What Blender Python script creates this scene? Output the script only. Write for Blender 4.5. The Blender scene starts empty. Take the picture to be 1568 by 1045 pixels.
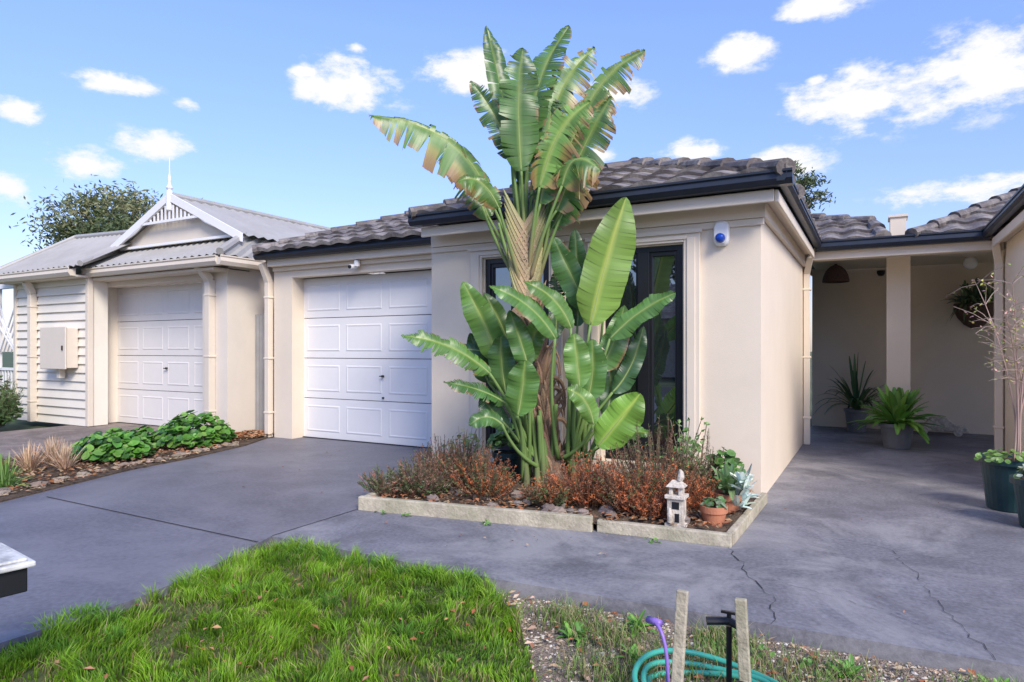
import bpy, math, random
from mathutils import Vector, Matrix, noise
random.seed(11)
R_=random.random
U=random.uniform
scene=bpy.context.scene
CH=1.3
YAW=math.radians(28.9)
FW=Vector((-math.sin(YAW),math.cos(YAW),0)); RT=Vector((math.cos(YAW),math.sin(YAW),0))

# ------------------------------------------------------------------ materials
def nn(nt,t,**k):
    n=nt.nodes.new(t)
    for a,b in k.items(): setattr(n,a,b)
    return n
def mat(name,col,rough=.7,var=.12,scale=3,bump=0,bscale=80,metal=0,stain=None,stain_amt=.0,spec=.4,vcol=False,transl=0,bdist=.01,speck=0,dist=0,dark=None,dark_amt=0):
    m=bpy.data.materials.new(name); m.use_nodes=True
    nt=m.node_tree; p=nt.nodes['Principled BSDF']; out=nt.nodes['Material Output']
    tc=nn(nt,'ShaderNodeTexCoord')
    if vcol:
        at=nn(nt,'ShaderNodeAttribute'); at.attribute_name='Col'; cur=at.outputs['Color']
    else:
        n1=nn(nt,'ShaderNodeTexNoise'); n1.inputs['Scale'].default_value=scale; n1.inputs['Detail'].default_value=6; n1.inputs['Roughness'].default_value=.68; n1.inputs['Distortion'].default_value=dist
        nt.links.new(tc.outputs['Object'],n1.inputs['Vector'])
        mr=nn(nt,'ShaderNodeMapRange'); mr.inputs[1].default_value=.3; mr.inputs[2].default_value=.7
        mr.inputs[3].default_value=1-var; mr.inputs[4].default_value=1+var
        nt.links.new(n1.outputs[0],mr.inputs[0])
        vm=nn(nt,'ShaderNodeVectorMath',operation='SCALE'); vm.inputs[0].default_value=col[:3]
        fac=mr.outputs[0]
        if speck:
            n4=nn(nt,'ShaderNodeTexNoise'); n4.inputs['Scale'].default_value=scale*22; n4.inputs['Detail'].default_value=3
            nt.links.new(tc.outputs['Object'],n4.inputs['Vector'])
            m4=nn(nt,'ShaderNodeMapRange'); m4.inputs[1].default_value=.3; m4.inputs[2].default_value=.7; m4.inputs[3].default_value=1-speck; m4.inputs[4].default_value=1+speck
            nt.links.new(n4.outputs[0],m4.inputs[0])
            mm=nn(nt,'ShaderNodeMath',operation='MULTIPLY'); nt.links.new(fac,mm.inputs[0]); nt.links.new(m4.outputs[0],mm.inputs[1]); fac=mm.outputs[0]
        nt.links.new(fac,vm.inputs['Scale'])
        cur=vm.outputs[0]
    def layer(cur,sc,c,amt,lo,hi,off):
        mp=nn(nt,'ShaderNodeMapping'); mp.inputs['Location'].default_value=(off,off*.7,0); nt.links.new(tc.outputs['Object'],mp.inputs[0])
        n2=nn(nt,'ShaderNodeTexNoise'); n2.inputs['Scale'].default_value=sc; n2.inputs['Detail'].default_value=9; n2.inputs['Roughness'].default_value=.74; n2.inputs['Distortion'].default_value=dist
        nt.links.new(mp.outputs[0],n2.inputs['Vector'])
        m2=nn(nt,'ShaderNodeMapRange'); m2.inputs[1].default_value=lo; m2.inputs[2].default_value=hi; m2.inputs[3].default_value=0; m2.inputs[4].default_value=amt
        nt.links.new(n2.outputs[0],m2.inputs[0])
        mx=nn(nt,'ShaderNodeMix',data_type='RGBA'); nt.links.new(m2.outputs[0],mx.inputs[0]); nt.links.new(cur,mx.inputs[6]); mx.inputs[7].default_value=(*c,1)
        return mx.outputs[2]
    if stain: cur=layer(cur,scale*.45,stain,stain_amt,.47,.60,0)
    if dark: cur=layer(cur,scale*.8,dark,dark_amt,.53,.66,7.3)
    nt.links.new(cur,p.inputs['Base Color'])
    p.inputs['Roughness'].default_value=rough; p.inputs['Metallic'].default_value=metal
    p.inputs['Specular IOR Level'].default_value=spec
    if bump>0:
        n3=nn(nt,'ShaderNodeTexNoise'); n3.inputs['Scale'].default_value=bscale; n3.inputs['Detail'].default_value=3
        nt.links.new(tc.outputs['Object'],n3.inputs['Vector'])
        bp=nn(nt,'ShaderNodeBump'); bp.inputs['Strength'].default_value=bump; bp.inputs['Distance'].default_value=bdist
        nt.links.new(n3.outputs[0],bp.inputs['Height']); nt.links.new(bp.outputs[0],p.inputs['Normal'])
    if transl>0:
        tr=nn(nt,'ShaderNodeBsdfTranslucent'); nt.links.new(cur,tr.inputs[0])
        ms=nn(nt,'ShaderNodeMixShader'); ms.inputs[0].default_value=transl
        nt.links.new(p.outputs[0],ms.inputs[1]); nt.links.new(tr.outputs[0],ms.inputs[2]); nt.links.new(ms.outputs[0],out.inputs[0])
    return m
M={}
M['render']=mat('cream_render',(.76,.655,.515),.85,.035,1.2,.35,160,stain=(.64,.55,.43),stain_amt=.22,bdist=.004)
M['trim']=mat('cream_trim',(.73,.635,.51),.6,.04,2)
M['render2']=mat('neighbour_render',(.72,.65,.55),.85,.04,1.2,.3,160,stain=(.60,.54,.46),stain_amt=.25,bdist=.004)
M['trim2']=mat('neighbour_trim',(.66,.585,.48),.6,.04,2)
M['board']=mat('weatherboard_paint',(.74,.69,.59),.6,.04,2)
M['white']=mat('white_paint',(.80,.79,.77),.45,.02,3)
M['door']=mat('door_white',(.80,.78,.75),.4,.02,3)
M['door2']=mat('door_offwhite',(.70,.67,.63),.45,.03,3)
M['char']=mat('charcoal_gutter',(.024,.030,.042),.35,.15,6)
M['black']=mat('black_frame',(.014,.015,.018),.35,.1,6)
M['conc']=mat('painted_concrete',(.138,.136,.158),.5,.2,1.5,.3,120,stain=(.21,.205,.225),stain_amt=.6,bdist=.004,speck=.2,dist=.5,dark=(.085,.083,.095),dark_amt=.5)
M['path']=mat('path_concrete',(.170,.168,.185),.6,.24,1.9,.35,120,stain=(.33,.32,.32),stain_amt=.7,bdist=.004,speck=.24,dist=.6,dark=(.10,.098,.105),dark_amt=.6)
M['conc2']=mat('old_concrete',(.23,.19,.165),.8,.28,2.2,.3,120,stain=(.11,.09,.075),stain_amt=.7,speck=.2,dist=.8)
M['joint']=mat('joint_dark',(.035,.035,.038),.9)
M['soil']=mat('soil',(.10,.07,.045),.95,.5,9,.8,60,bdist=.03)
M['gravelbase']=mat('gravel_base',(.28,.22,.165),.95,.5,22,1,90,bdist=.03)
M['lawnbase']=mat('lawn_base',(.08,.095,.03),.95,.5,14,.8,60)
M['ground']=mat('ground_far',(.07,.10,.04),.95,.4,.4)
M['asphalt']=mat('asphalt',(.05,.05,.052),.9,.2,3,.3,100)
M['timber']=mat('weathered_timber',(.46,.41,.30),.85,.3,7,.6,60,stain=(.26,.26,.15),stain_amt=.5,dark=(.18,.15,.10),dark_amt=.5)
M['tile']=mat('roof_tile',(.125,.108,.102),.7,.4,5,.4,60,stain=(.38,.34,.30),stain_amt=.7)
M['steel']=mat('grey_roof_sheet',(.37,.36,.335),.45,.08,2,stain=(.29,.27,.24),stain_amt=.4)
M['fence']=mat('corrugated_fence',(.32,.31,.295),.5,.15,3)
M['leaf']=mat('leaf_broad',(1,1,1),.36,vcol=True,transl=.22,spec=.5)
M['grass']=mat('grass_blades',(1,1,1),.6,vcol=True,transl=.28,spec=.25)
M['foliage']=mat('foliage',(1,1,1),.65,vcol=True,transl=.15,spec=.25)
M['dry']=mat('dry_matter',(1,1,1),.85,vcol=True,spec=.2)
M['stone']=mat('stones',(1,1,1),.9,bump=.5,bscale=90,vcol=True)
M['bark']=mat('trunk_bark',(1,1,1),.85,bump=.8,bscale=70,vcol=True)
M['terra']=mat('terracotta',(.42,.17,.09),.8,.2,8,.2,80)
M['potdark']=mat('pot_green_plastic',(.015,.045,.05),.4,.2,6)
M['potgrey']=mat('pot_grey',(.15,.155,.16),.55,.2,6)
M['wicker']=mat('wicker',(.13,.08,.065),.9,.4,60,.8,150)
M['bluelens']=mat('blue_lens',(.01,.06,.40),.15,.05,5)
M['plastic']=mat('white_plastic',(.82,.81,.79),.3,.02,3)
M['hose']=mat('hose_green',(.06,.38,.28),.4,.1,5)
M['purple']=mat('purple_plastic',(.26,.16,.50),.4,.1,5)
M['statue']=mat('statue_stone',(.60,.54,.45),.85,.3,25,.5,80,stain=(.26,.22,.17),stain_amt=.6)
M['metalcan']=mat('weathered_white_metal',(.62,.62,.58),.6,.25,14,stain=(.25,.25,.24),stain_amt=.7)
M['brick']=mat('far_brick',(.45,.38,.32),.9,.2,8)
g=bpy.data.materials.new('window_glass'); g.use_nodes=True; nt=g.node_tree; p=nt.nodes['Principled BSDF']
p.inputs['Base Color'].default_value=(.014,.017,.02,1); p.inputs['Roughness'].default_value=.03
gl=nn(nt,'ShaderNodeBsdfGlossy'); gl.inputs['Roughness'].default_value=.01; gl.inputs[0].default_value=(.8,.88,.95,1)
ms=nn(nt,'ShaderNodeMixShader'); fr=nn(nt,'ShaderNodeFresnel'); fr.inputs[0].default_value=3.2
nt.links.new(fr.outputs[0],ms.inputs[0]); nt.links.new(p.outputs[0],ms.inputs[1]); nt.links.new(gl.outputs[0],ms.inputs[2]); nt.links.new(ms.outputs[0],nt.nodes['Material Output'].inputs[0])
M['glass']=g

# ------------------------------------------------------------------ builders
def empty(name,loc=(0,0,0)):
    e=bpy.data.objects.new(name,None); scene.collection.objects.link(e); e.location=loc; e.empty_display_size=.2; return e
class B:
    def __init__(s): s.v=[];s.f=[];s.c=[]
    def add(s,vs,fs,col=(1,1,1)):
        o=len(s.v); s.v.extend([tuple(x) for x in vs])
        if isinstance(col,list): s.c.extend(col)
        else: s.c.extend([col]*len(vs))
        s.f.extend([tuple(i+o for i in f) for f in fs])
    def box(s,x0,x1,y0,y1,z0,z1,col=(1,1,1)):
        vs=[(x0,y0,z0),(x1,y0,z0),(x1,y1,z0),(x0,y1,z0),(x0,y0,z1),(x1,y0,z1),(x1,y1,z1),(x0,y1,z1)]
        s.add(vs,[(0,3,2,1),(4,5,6,7),(0,1,5,4),(1,2,6,5),(2,3,7,6),(3,0,4,7)],col)
    def beam(s,a,b,w,h,up=(0,0,1),col=(1,1,1)):
        a=Vector(a);b=Vector(b);t=(b-a).normalized();sd=t.cross(Vector(up)).normalized();n=sd.cross(t)
        vs=[]
        for q in (a,b):
            for i,j in((-1,-1),(1,-1),(1,1),(-1,1)): vs.append(q+sd*i*w/2+n*j*h/2)
        s.add(vs,[(0,1,2,3),(7,6,5,4),(0,4,5,1),(1,5,6,2),(2,6,7,3),(3,7,4,0)],col)
    def tube(s,pts,rs,n=8,col=(1,1,1),cap=True,flat=1.0):
        pts=[Vector(q) for q in pts]
        if not isinstance(rs,(list,tuple)): rs=[rs]*len(pts)
        vs=[];fs=[];cs=[]
        ref=Vector((0,0,1))
        if abs((pts[-1]-pts[0]).normalized().z)>.9: ref=Vector((0,1,0))
        for i,q in enumerate(pts):
            t=(pts[min(i+1,len(pts)-1)]-pts[max(i-1,0)]).normalized()
            a=t.cross(ref).normalized(); b=t.cross(a)
            for k in range(n):
                an=2*math.pi*k/n
                vs.append(q+a*math.cos(an)*rs[i]+b*math.sin(an)*rs[i]*flat)
                cs.append(col[i] if isinstance(col,list) else col)
        for i in range(len(pts)-1):
            for k in range(n):
                fs.append((i*n+k,i*n+(k+1)%n,(i+1)*n+(k+1)%n,(i+1)*n+k))
        if cap: fs.append(tuple(range(n-1,-1,-1))); fs.append(tuple((len(pts)-1)*n+k for k in range(n)))
        s.add(vs,fs,cs)
    def lathe(s,c,prof,n=24,col=(1,1,1)):
        vs=[];fs=[]
        for r,z in prof:
            for k in range(n):
                a=2*math.pi*k/n; vs.append((c[0]+r*math.cos(a),c[1]+r*math.sin(a),c[2]+z))
        for i in range(len(prof)-1):
            for k in range(n): fs.append((i*n+k,i*n+(k+1)%n,(i+1)*n+(k+1)%n,(i+1)*n+k))
        s.add(vs,fs,col)
    def rock(s,c,r,col,sq=.6):
        c=Vector(c); vs=[];n=7
        for i,(ph) in enumerate((-60,-15,30,65)):
            for k in range(n):
                a=2*math.pi*k/n+i*.3; q=Vector((math.cos(a)*math.cos(math.radians(ph)),math.sin(a)*math.cos(math.radians(ph)),math.sin(math.radians(ph))*sq))
                vs.append(c+q*r*U(.8,1.25))
        fs=[(i*n+k,i*n+(k+1)%n,(i+1)*n+(k+1)%n,(i+1)*n+k) for i in range(3) for k in range(n)]
        fs.append(tuple(3*n+k for k in range(n)))
        s.add(vs,fs,col)
    def build(s,name,m,parent=None,smooth=False,bevel=0):
        me=bpy.data.meshes.new(name); me.from_pydata(s.v,[],s.f); me.update()
        at=me.color_attributes.new('Col','FLOAT_COLOR','POINT')
        flat=[]
        for c in s.c: flat.extend((c[0],c[1],c[2],1.0))
        at.data.foreach_set('color',flat)
        if smooth: me.polygons.foreach_set('use_smooth',[True]*len(me.polygons))
        me.materials.append(M[m] if isinstance(m,str) else m)
        o=bpy.data.objects.new(name,me); scene.collection.objects.link(o)
        if parent:
            o.parent=parent; o.matrix_parent_inverse=Matrix.Translation(-parent.location)
        if bevel:
            md=o.modifiers.new('bevel','BEVEL'); md.width=bevel; md.segments=2; md.limit_method='ANGLE'
        return o
def slab(name,pts,z0,z1,m,parent=None):
    b=B(); n=len(pts)
    vs=[(x,y,z1) for x,y in pts]+[(x,y,z0) for x,y in pts]
    fs=[tuple(range(n))]+[(i,i+n,(i+1)%n+n,(i+1)%n) for i in range(n)]
    b.add(vs,fs); o=b.build(name,m,parent)
    import bmesh
    bm=bmesh.new(); bm.from_mesh(o.data); bmesh.ops.recalc_face_normals(bm,faces=bm.faces[:]); bmesh.ops.triangulate(bm,faces=[f for f in bm.faces if len(f.verts)>4]); bm.to_mesh(o.data); bm.free()
    return o
def inpoly(x,y,P):
    r=False;j=len(P)-1
    for i in range(len(P)):
        xi,yi=P[i];xj,yj=P[j]
        if (yi>y)!=(yj>y) and x<(xj-xi)*(y-yi)/(yj-yi)+xi: r=not r
        j=i
    return r
def bez(pts,n):
    out=[]
    pts=[Vector(q) for q in pts]
    for i in range(n+1):
        t=i/n; q=pts[:]
        while len(q)>1: q=[q[k].lerp(q[k+1],t) for k in range(len(q)-1)]
        out.append(q[0])
    return out
def vary(c,a=.2):
    k=U(1-a,1+a); return (c[0]*k*U(.92,1.08),c[1]*k,c[2]*k*U(.9,1.1))

# ------------------------------------------------------------------ ground
g_=B(); g_.add([(-400,-400,-.1),(400,-400,-.1),(400,400,-.1),(-400,400,-.1)],[(0,1,2,3)]); g_.build('ground','ground')
slab('road',[(-60,-12),(60,-12),(60,-5.5),(-60,-5.5)],-.2,-.09,'asphalt')
drive=[(-5.6,-5.5),(-6.0,1),(-6.47,2.74),(-6.98,4.17),(-7.08,4.92),(-7.38,5.95),(-7.72,6.6),(-7.72,7.1),(-4.28,7.1),(-4.28,5.9),(-3.66,4.05),(-3.66,3.17),(-3.42,2.42),(-3.36,2.0),(-3.38,1.4),(-3.2,-5.5)]
slab('driveway',drive,-.14,0,'conc')
slab('footpath',[(-3.655,3.17),(-3.655,4.05),(-4.27,5.9),(-4.27,5.95),(-.9,5.95),(-.9,12.3),(4.5,12.3),(4.5,3.75),(.54,3.36),(-.45,3.29),(-1.86,3.19)],-.14,0,'path')
slab('neighbour_driveway',[(-12.1,-5.5),(-12.1,6.8),(-8.9,6.8),(-8.9,-5.5)],-.14,-.01,'conc2')
b=B()
def line(pts,w,z=.004,jit=0):
    out=[]
    for i in range(len(pts)-1):
        a=Vector((*pts[i],z));c=Vector((*pts[i+1],z)); n=max(1,int((c-a).length/.05)) if jit else 1
        for k in range(n): out.append(a.lerp(c,k/n)+Vector((U(-jit,jit),U(-jit,jit),0)))
    out.append(Vector((*pts[-1],z)))
    for i in range(len(out)-1):
        a,c=out[i],out[i+1]; t=(c-a).normalized(); s=Vector((-t.y,t.x,0))*w/2*(U(.3,1.4) if jit else 1)
        b.add([a-s,a+s,c+s,c-s],[(0,1,2,3)])
line([(-6.36,3.05),(-3.62,3.02)],.012)
line([(-3.655,3.17),(-3.655,4.05)],.008)
line([(-.83,4.45),(-.62,3.95),(-.45,3.6),(-.42,3.29)],.005,jit=.02)
line([(-.62,3.95),(-.1,3.8),(.3,3.55)],.002,jit=.02)
line([(.1,4.9),(.25,4.3),(.3,3.9),(.45,3.36)],.003,jit=.02)
line([(.1,4.9),(.9,4.75)],.002,jit=.02); line([(.1,4.9),(-.25,5.0)],.002,jit=.02)
line([(-.85,9.7),(1.4,9.7)],.008)
b.build('pavement_cracks','joint')

# ------------------------------------------------------------------ roofs
def tiles(b,O,Ud,Vd,vmax,lo,hi,course=.32,pw=.30,amp=.036):
    O=Vector(O);Ud=Vector(Ud).normalized();Vd=Vector(Vd).normalized();N=Ud.cross(Vd).normalized()
    if N.z<0:N=-N
    j=0
    while j*course<vmax-.02:
        v0=j*course; v1=min(v0+course,vmax)
        a0,a1=lo(v0),hi(v0); c0,c1=lo(v1),hi(v1)
        n=max(2,int((a1-a0)/(pw/8)))
        vs=[]
        for i in range(n+1):
            u=a0+(a1-a0)*i/n
            uu=min(max(u,c0),c1)
            ph=(u/pw)%1
            if i%8==0: tj=U(-.005,.008)
            h=amp*(math.sin(ph*math.pi)**1.6)+tj
            lift=.032
            base=O+Ud*u+Vd*v0
            vs+= [base+N*(-.012+h*.6), base+N*(lift+h), O+Ud*uu+Vd*(v1+.01)+N*(h*.9)]
        fs=[]
        for i in range(n):
            o=i*3; fs+=[(o,o+3,o+4,o+1),(o+1,o+4,o+5,o+2)]
        b.add(vs,fs); j+=1
def hipcap(b,a,c,r=.085):
    a=Vector(a);c=Vector(c);L=(c-a).length;n=max(1,int(L/.36))
    for i in range(n):
        p0=a.lerp(c,i/n);p1=a.lerp(c,(i+1)/n+.01)
        b.tube([p0+Vector((0,0,.035)),p1+Vector((0,0,.012))],[r*1.12,r*.9],10,flat=.75)
def hiproof(b,x0,x1,y0,y1,z,pt):
    W=x1-x0;half=W/2;cp=math.cos(math.atan(pt));sl=half/cp
    tiles(b,(x0,y0,z),(1,0,0),(0,1,pt),sl,lambda v:v*cp,lambda v:W-v*cp)
    L=y1-y0
    tiles(b,(x1,y0,z),(0,1,0),(-1,0,pt),sl,lambda v:v*cp,lambda v:L)
    tiles(b,(x0,y0,z),(0,1,0),(1,0,pt),sl,lambda v:v*cp,lambda v:L)
    top=z+half*pt; cx=(x0+x1)/2
    hipcap(b,(x0,y0,z),(cx,y0+half,top)); hipcap(b,(x1,y0,z),(cx,y0+half,top)); hipcap(b,(cx,y0+half,top),(cx,y1,top))
house=empty('rendered_house',(-4,8,0))
b=B()
hiproof(b,-7.8,-.6,6.42,16,2.69,.4)
hiproof(b,-4.3,-.595,5.55,8.6,2.70,.405)
tiles(b,(-.65,9.5,2.70),(1,0,0),(0,1,.45),.80,lambda v:-.3,lambda v:.77-v*.2)
tiles(b,(-.95,10.2,3.02),(1,0,0),(-.0,1,.45),.55,lambda v:-.5,lambda v:.95-v*1.7)
hipcap(b,(.12,9.5,2.70),(0,10.2,3.01)); hipcap(b,(0,10.2,3.02),(-.95,10.8,3.28))
tiles(b,(.42,9.5,2.70),(1,0,0),(0,1,.5),3.0,lambda v:v*.9,lambda v:6)
hipcap(b,(.42,9.5,2.70),(3.1,12.2,4.05))
hiproof(b,1.21,6.2,6.62,13,2.70,.4)
b.build('roof_tiles','tile',house)
b=B(); b.box(.20,.38,9.75,10.1,2.70,3.0); b.box(.18,.40,9.73,10.12,3.0,3.03); b.build('party_wall_cap','trim',house)
b=B()
Yf,Yb=5.91,6.06
b.box(-4.28,-3.59,Yf,Yb,0,2.58); b.box(-2.84,-2.25,Yf,Yb,0,2.58); b.box(-1.50,-.835,Yf,Yb,0,2.58)
for x0,x1 in((-3.59,-2.84),(-2.25,-1.50)):
    b.box(x0,x1,Yf,Yb,0,.25); b.box(x0,x1,Yf,Yb,2.25,2.58)
b.box(-.985,-.835,Yb,9.85,0,2.6); b.box(-4.28,-4.13,Yb,7.2,0,2.6)
b.box(-7.74,-7.37,6.75,7.1,0,2.56); b.box(-7.37,-4.281,6.75,6.9,2.34,2.56); b.box(-7.74,-7.6,7.1,16,0,2.6)
b.box(-.9,4.5,12.2,12.35,0,2.66)
b.box(.17,.45,10.35,10.63,0,2.62)
b.box(1.38,1.53,6.95,9.85,0,2.6); b.box(1.53,4.5,9.7,9.85,0,2.6); b.box(1.53,6,6.95,7.1,0,2.6)
b.build('walls','render',house)
b=B()
b.box(-4.24,-.70,5.66,5.69,2.50,2.60); b.box(-4.24,-.70,5.69,5.907,2.56,2.59); b.box(-4.26,-.79,5.865,5.907,2.42,2.555); b.box(-4.26,-.805,5.885,5.907,2.36,2.418)
b.box(-.70,-.67,5.69,9.45,2.50,2.60); b.box(-.832,-.70,5.70,9.5,2.56,2.59); b.box(-.832,-.79,5.91,9.7,2.42,2.555)
b.box(-7.72,-4.29,6.60,6.745,2.50,2.60)
b.box(-7.72,-4.29,6.70,6.745,2.44,2.498)
b.box(-.83,4.5,9.62,12.19,2.62,2.655); b.box(-.83,1.37,9.60,9.80,2.49,2.60); b.box(1.23,1.26,6.7,9.45,2.50,2.6); b.box(1.26,1.378,6.7,9.55,2.56,2.59)
b.build('eaves_trim','trim',house,bevel=.006)
b=B()
def gutter(b,a,c,out,h=.12,d=.12):
    a=Vector(a);c=Vector(c);o=Vector(out)
    prof=[(0,0),(0,-h),(d*.7,-h),(d,-h*.6),(d*.92,-h*.2),(d*1.05,-.01),(d*1.05,.008),(d*.88,.008),(d*.85,-.03),(0.01,-.03)]
    vs=[];n=len(prof)
    for q in(a,c):
        for x,z in prof: vs.append(q+o*x+Vector((0,0,z)))
    b.add(vs,[(i,(i+1)%n,(i+1)%n+n,i+n) for i in range(n)]+[tuple(range(n)),tuple(range(2*n-1,n-1,-1))])
gutter(b,(-4.32,5.655,2.715),(-.55,5.655,2.715),(0,-1,0),h=.105)
gutter(b,(-.665,5.535,2.713),(-.665,9.45,2.713),(1,0,0),h=.08,d=.08)
gutter(b,(-7.86,6.59,2.70),(-4.28,6.59,2.70),(0,-1,0),h=.105)
gutter(b,(-.66,9.59,2.715),(1.22,9.59,2.715),(0,-1,0))
gutter(b,(1.22,9.5,2.713),(1.22,6.6,2.713),(-1,0,0),h=.08,d=.08)
gutter(b,(1.15,6.72,2.715),(6.2,6.72,2.715),(0,-1,0))
b.build('gutters','char',house)
b=B()
for x0,x1 in((-3.75,-2.68),(-2.41,-1.34)):
    a0,a1=x0+.145,x1-.145
    b.box(x0,a0,5.872,5.908,.12,2.36); b.box(a1,x1,5.872,5.908,.12,2.36); b.box(a0,a1,5.872,5.908,2.262,2.36); b.box(a0,a1,5.86,5.908,.12,.24)
    b.box(x0-.02,x1+.02,5.85,5.871,2.335,2.375)
    b.box(x0+.04,a0-.03,5.860,5.871,.25,2.3);b.box(a1+.03,x1-.04,5.860,5.871,.25,2.3);b.box(a0-.03,a1+.03,5.860,5.871,2.285,2.32)
b.build('window_mouldings','trim',house,bevel=.005)
b=B()
for x0,x1 in((-3.595,-2.835),(-2.245,-1.495)):
    y0,y1=5.93,5.99
    cx=(x0+x1)/2
    b.box(x0,x0+.06,y0,y1,.24,2.26);b.box(x1-.06,x1,y0,y1,.24,2.26);b.box(x0+.06,x1-.06,y0,y1,2.20,2.26);b.box(x0+.06,x1-.06,y0,y1,.24,.31)
    b.box(cx-.055,cx+.055,y0-.01,y1,.31,2.20)
    for s0,s1 in((x0+.06,cx-.055),(cx+.055,x1-.06)):
        b.box(s0,s0+.025,y0+.015,y1,.31,2.2);b.box(s1-.025,s1,y0+.015,y1,.31,2.2);b.box(s0+.025,s1-.025,y0+.015,y1,2.16,2.2);b.box(s0+.025,s1-.025,y0+.015,y1,.31,.35)
b.build('window_frames','black',house,bevel=.003)
b=B()
for x0,x1 in((-3.56,-2.87),(-2.21,-1.53)): b.box(x0,x1,5.975,5.985,.3,2.21)
b.build('window_glass','glass',house)
def gdoor(name,x0,x1,z1,y,cols,m,parent):
    b=B(); rows=4; rh=z1/rows
    for r in range(rows):
        b.box(x0,x1,y,y+.04,r*rh+.005,(r+1)*rh-.005)
        cw=(x1-x0)/cols
        for c in range(cols):
            a=x0+c*cw+.06;e=a+cw-.12; z0=r*rh+.10;zz=(r+1)*rh-.10
            o=.018;dy=.008
            vs=[(a,y-.001,z0),(e,y-.001,z0),(e,y-.001,zz),(a,y-.001,zz),
                (a+o,y-dy,z0+o),(e-o,y-dy,z0+o),(e-o,y-dy,zz-o),(a+o,y-dy,zz-o),
                (a+2*o,y-.003,z0+2*o),(e-2*o,y-.003,z0+2*o),(e-2*o,y-.003,zz-2*o),(a+2*o,y-.003,zz-2*o)]
            fs=[(0,1,5,4),(1,2,6,5),(2,3,7,6),(3,0,4,7),(4,5,9,8),(5,6,10,9),(6,7,11,10),(7,4,8,11),(8,9,10,11)]
            b.add(vs,fs)
    b.build(name,m,parent)
gdoor('garage_door',-7.37,-4.29,2.34,6.98,4,'door',house)
b=B(); b.box(-7.37,-4.29,7.03,7.05,0,2.34); b.box(-7.37,-4.29,6.95,7.02,0,.012); b.build('garage_door_gap','joint',house)
b=B()
b.tube([(-5.86,6.975,.93),(-5.86,6.94,.93)],.016,10); b.beam((-5.90,6.935,.93),(-5.82,6.935,.93),.012,.014)
b.box(-5.875,-5.845,6.955,6.972,.62,.645)
b.build('garage_handle','black',house,bevel=.003)
def pipe(b,x,y,z0,z1,d=.075,kick=None):
    b.box(x-d/2,x+d/2,y-d/2,y+d/2,z0,z1)
    if kick: b.beam((x,y,z1-.01),(x+kick[0],y+kick[1],z1+kick[2]),d,d,up=(1,0,0) if abs(kick[1])>0 else (0,1,0))
    for z in(z0+.35,(z0+z1)/2,z1-.25): b.box(x-d/2-.012,x+d/2+.012,y-d/2-.006,y+d/2+.03,z,z+.03)
b=B()
pipe(b,-7.82,6.72,0,2.3,.09,(0,-.12,.25)); pipe(b,-.785,9.76,0,2.35,.08,(.06,-.2,.2)); pipe(b,1.32,9.66,0,2.35,.08,(-.05,-.15,.2))
b.build('downpipes','trim',house,bevel=.008)

al=empty('alarm_siren',(-1.15,5.87,2.3))
b=B(); 
vs=[];n=24
for y,k in((5.908,1),(5.86,.97),(5.84,.8)):
    for i in range(n):
        a=2*math.pi*i/n; vs.append((-1.155+.068*k*math.copysign(abs(math.cos(a))**.6,math.cos(a)),y,2.31+.11*k*math.copysign(abs(math.sin(a))**.6,math.sin(a))))
b.add(vs,[(i*n+k,i*n+(k+1)%n,(i+1)*n+(k+1)%n,(i+1)*n+k) for i in range(2) for k in range(n)]+[tuple(2*n+k for k in range(n))])
b.build('case','plastic',al)
b=B(); b.tube([(-1.155,5.845,2.265),(-1.155,5.80,2.265),(-1.155,5.785,2.265)],[.042,.038,.02],16); b.build('strobe_lens','bluelens',al,smooth=True)
cam_=empty('security_camera',(-6.1,6.7,2.5))
b=B(); b.tube([(-6.1,6.70,2.42),(-6.1,6.58,2.40)],.032,12); b.tube([(-6.05,6.66,2.49),(-6.05,6.66,2.41)],.04,12); b.build('body','plastic',cam_,smooth=False)
b=B(); b.tube([(-6.1,6.582,2.40),(-6.1,6.565,2.398)],.024,12); b.build('lens','black',cam_)

# ------------------------------------------------------------------ neighbour house
nb=empty('weatherboard_house',(-10,8,0))
b=B()
b.box(-12.2,-11.80,6.5,6.9,0,2.5); b.box(-9.03,-8.46,6.5,6.9,0,2.5); b.box(-11.80,-9.03,6.5,6.8,2.38,2.52); b.box(-8.61,-8.46,6.9,14,0,2.85); b.box(-12.2,-8.46,6.52,6.9,2.52,2.6)
b.build('garage_walls','render2',nb)
gdoor('neighbour_garage_door',-11.80,-9.03,2.38,6.8,4,'door2',nb)
b=B(); b.box(-11.8,-9.03,6.85,6.87,0,2.38); b.build('door_gap','joint',nb)
b=B(); b.tube([(-10.35,6.79,.98),(-10.35,6.76,.98)],.018,8); b.beam((-10.40,6.755,.98),(-10.30,6.755,.98),.012,.016); b.build('door_handle','black',nb)
b=B()
for i in range(17):
    z=i*.15
    x0,x1,y=-13.95,-11.56,6.2
    vs=[(x0,y-.036,z),(x1,y-.036,z),(x1,y,z+.155),(x0,y,z+.155),(x0,y+.02,z),(x1,y+.02,z)]
    b.add(vs,[(0,1,2,3),(0,4,5,1)])
b.box(-13.95,-11.56,6.21,6.5,0,2.5)
b.build('weatherboards','board',nb)
b=B(); b.box(-11.60,-11.52,6.15,6.24,0,2.5); b.box(-13.99,-13.91,6.15,6.24,0,2.5)
pipe(b,-13.25,6.12,0,2.3,.11,(0,-.1,.2)); pipe(b,-8.78,6.44,0,2.35,.11,(0,-.2,.2)); 
b.box(-12.2,-8.40,6.22,6.5,2.46,2.50)
b.build('trim','trim2',nb,bevel=.006)
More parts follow.
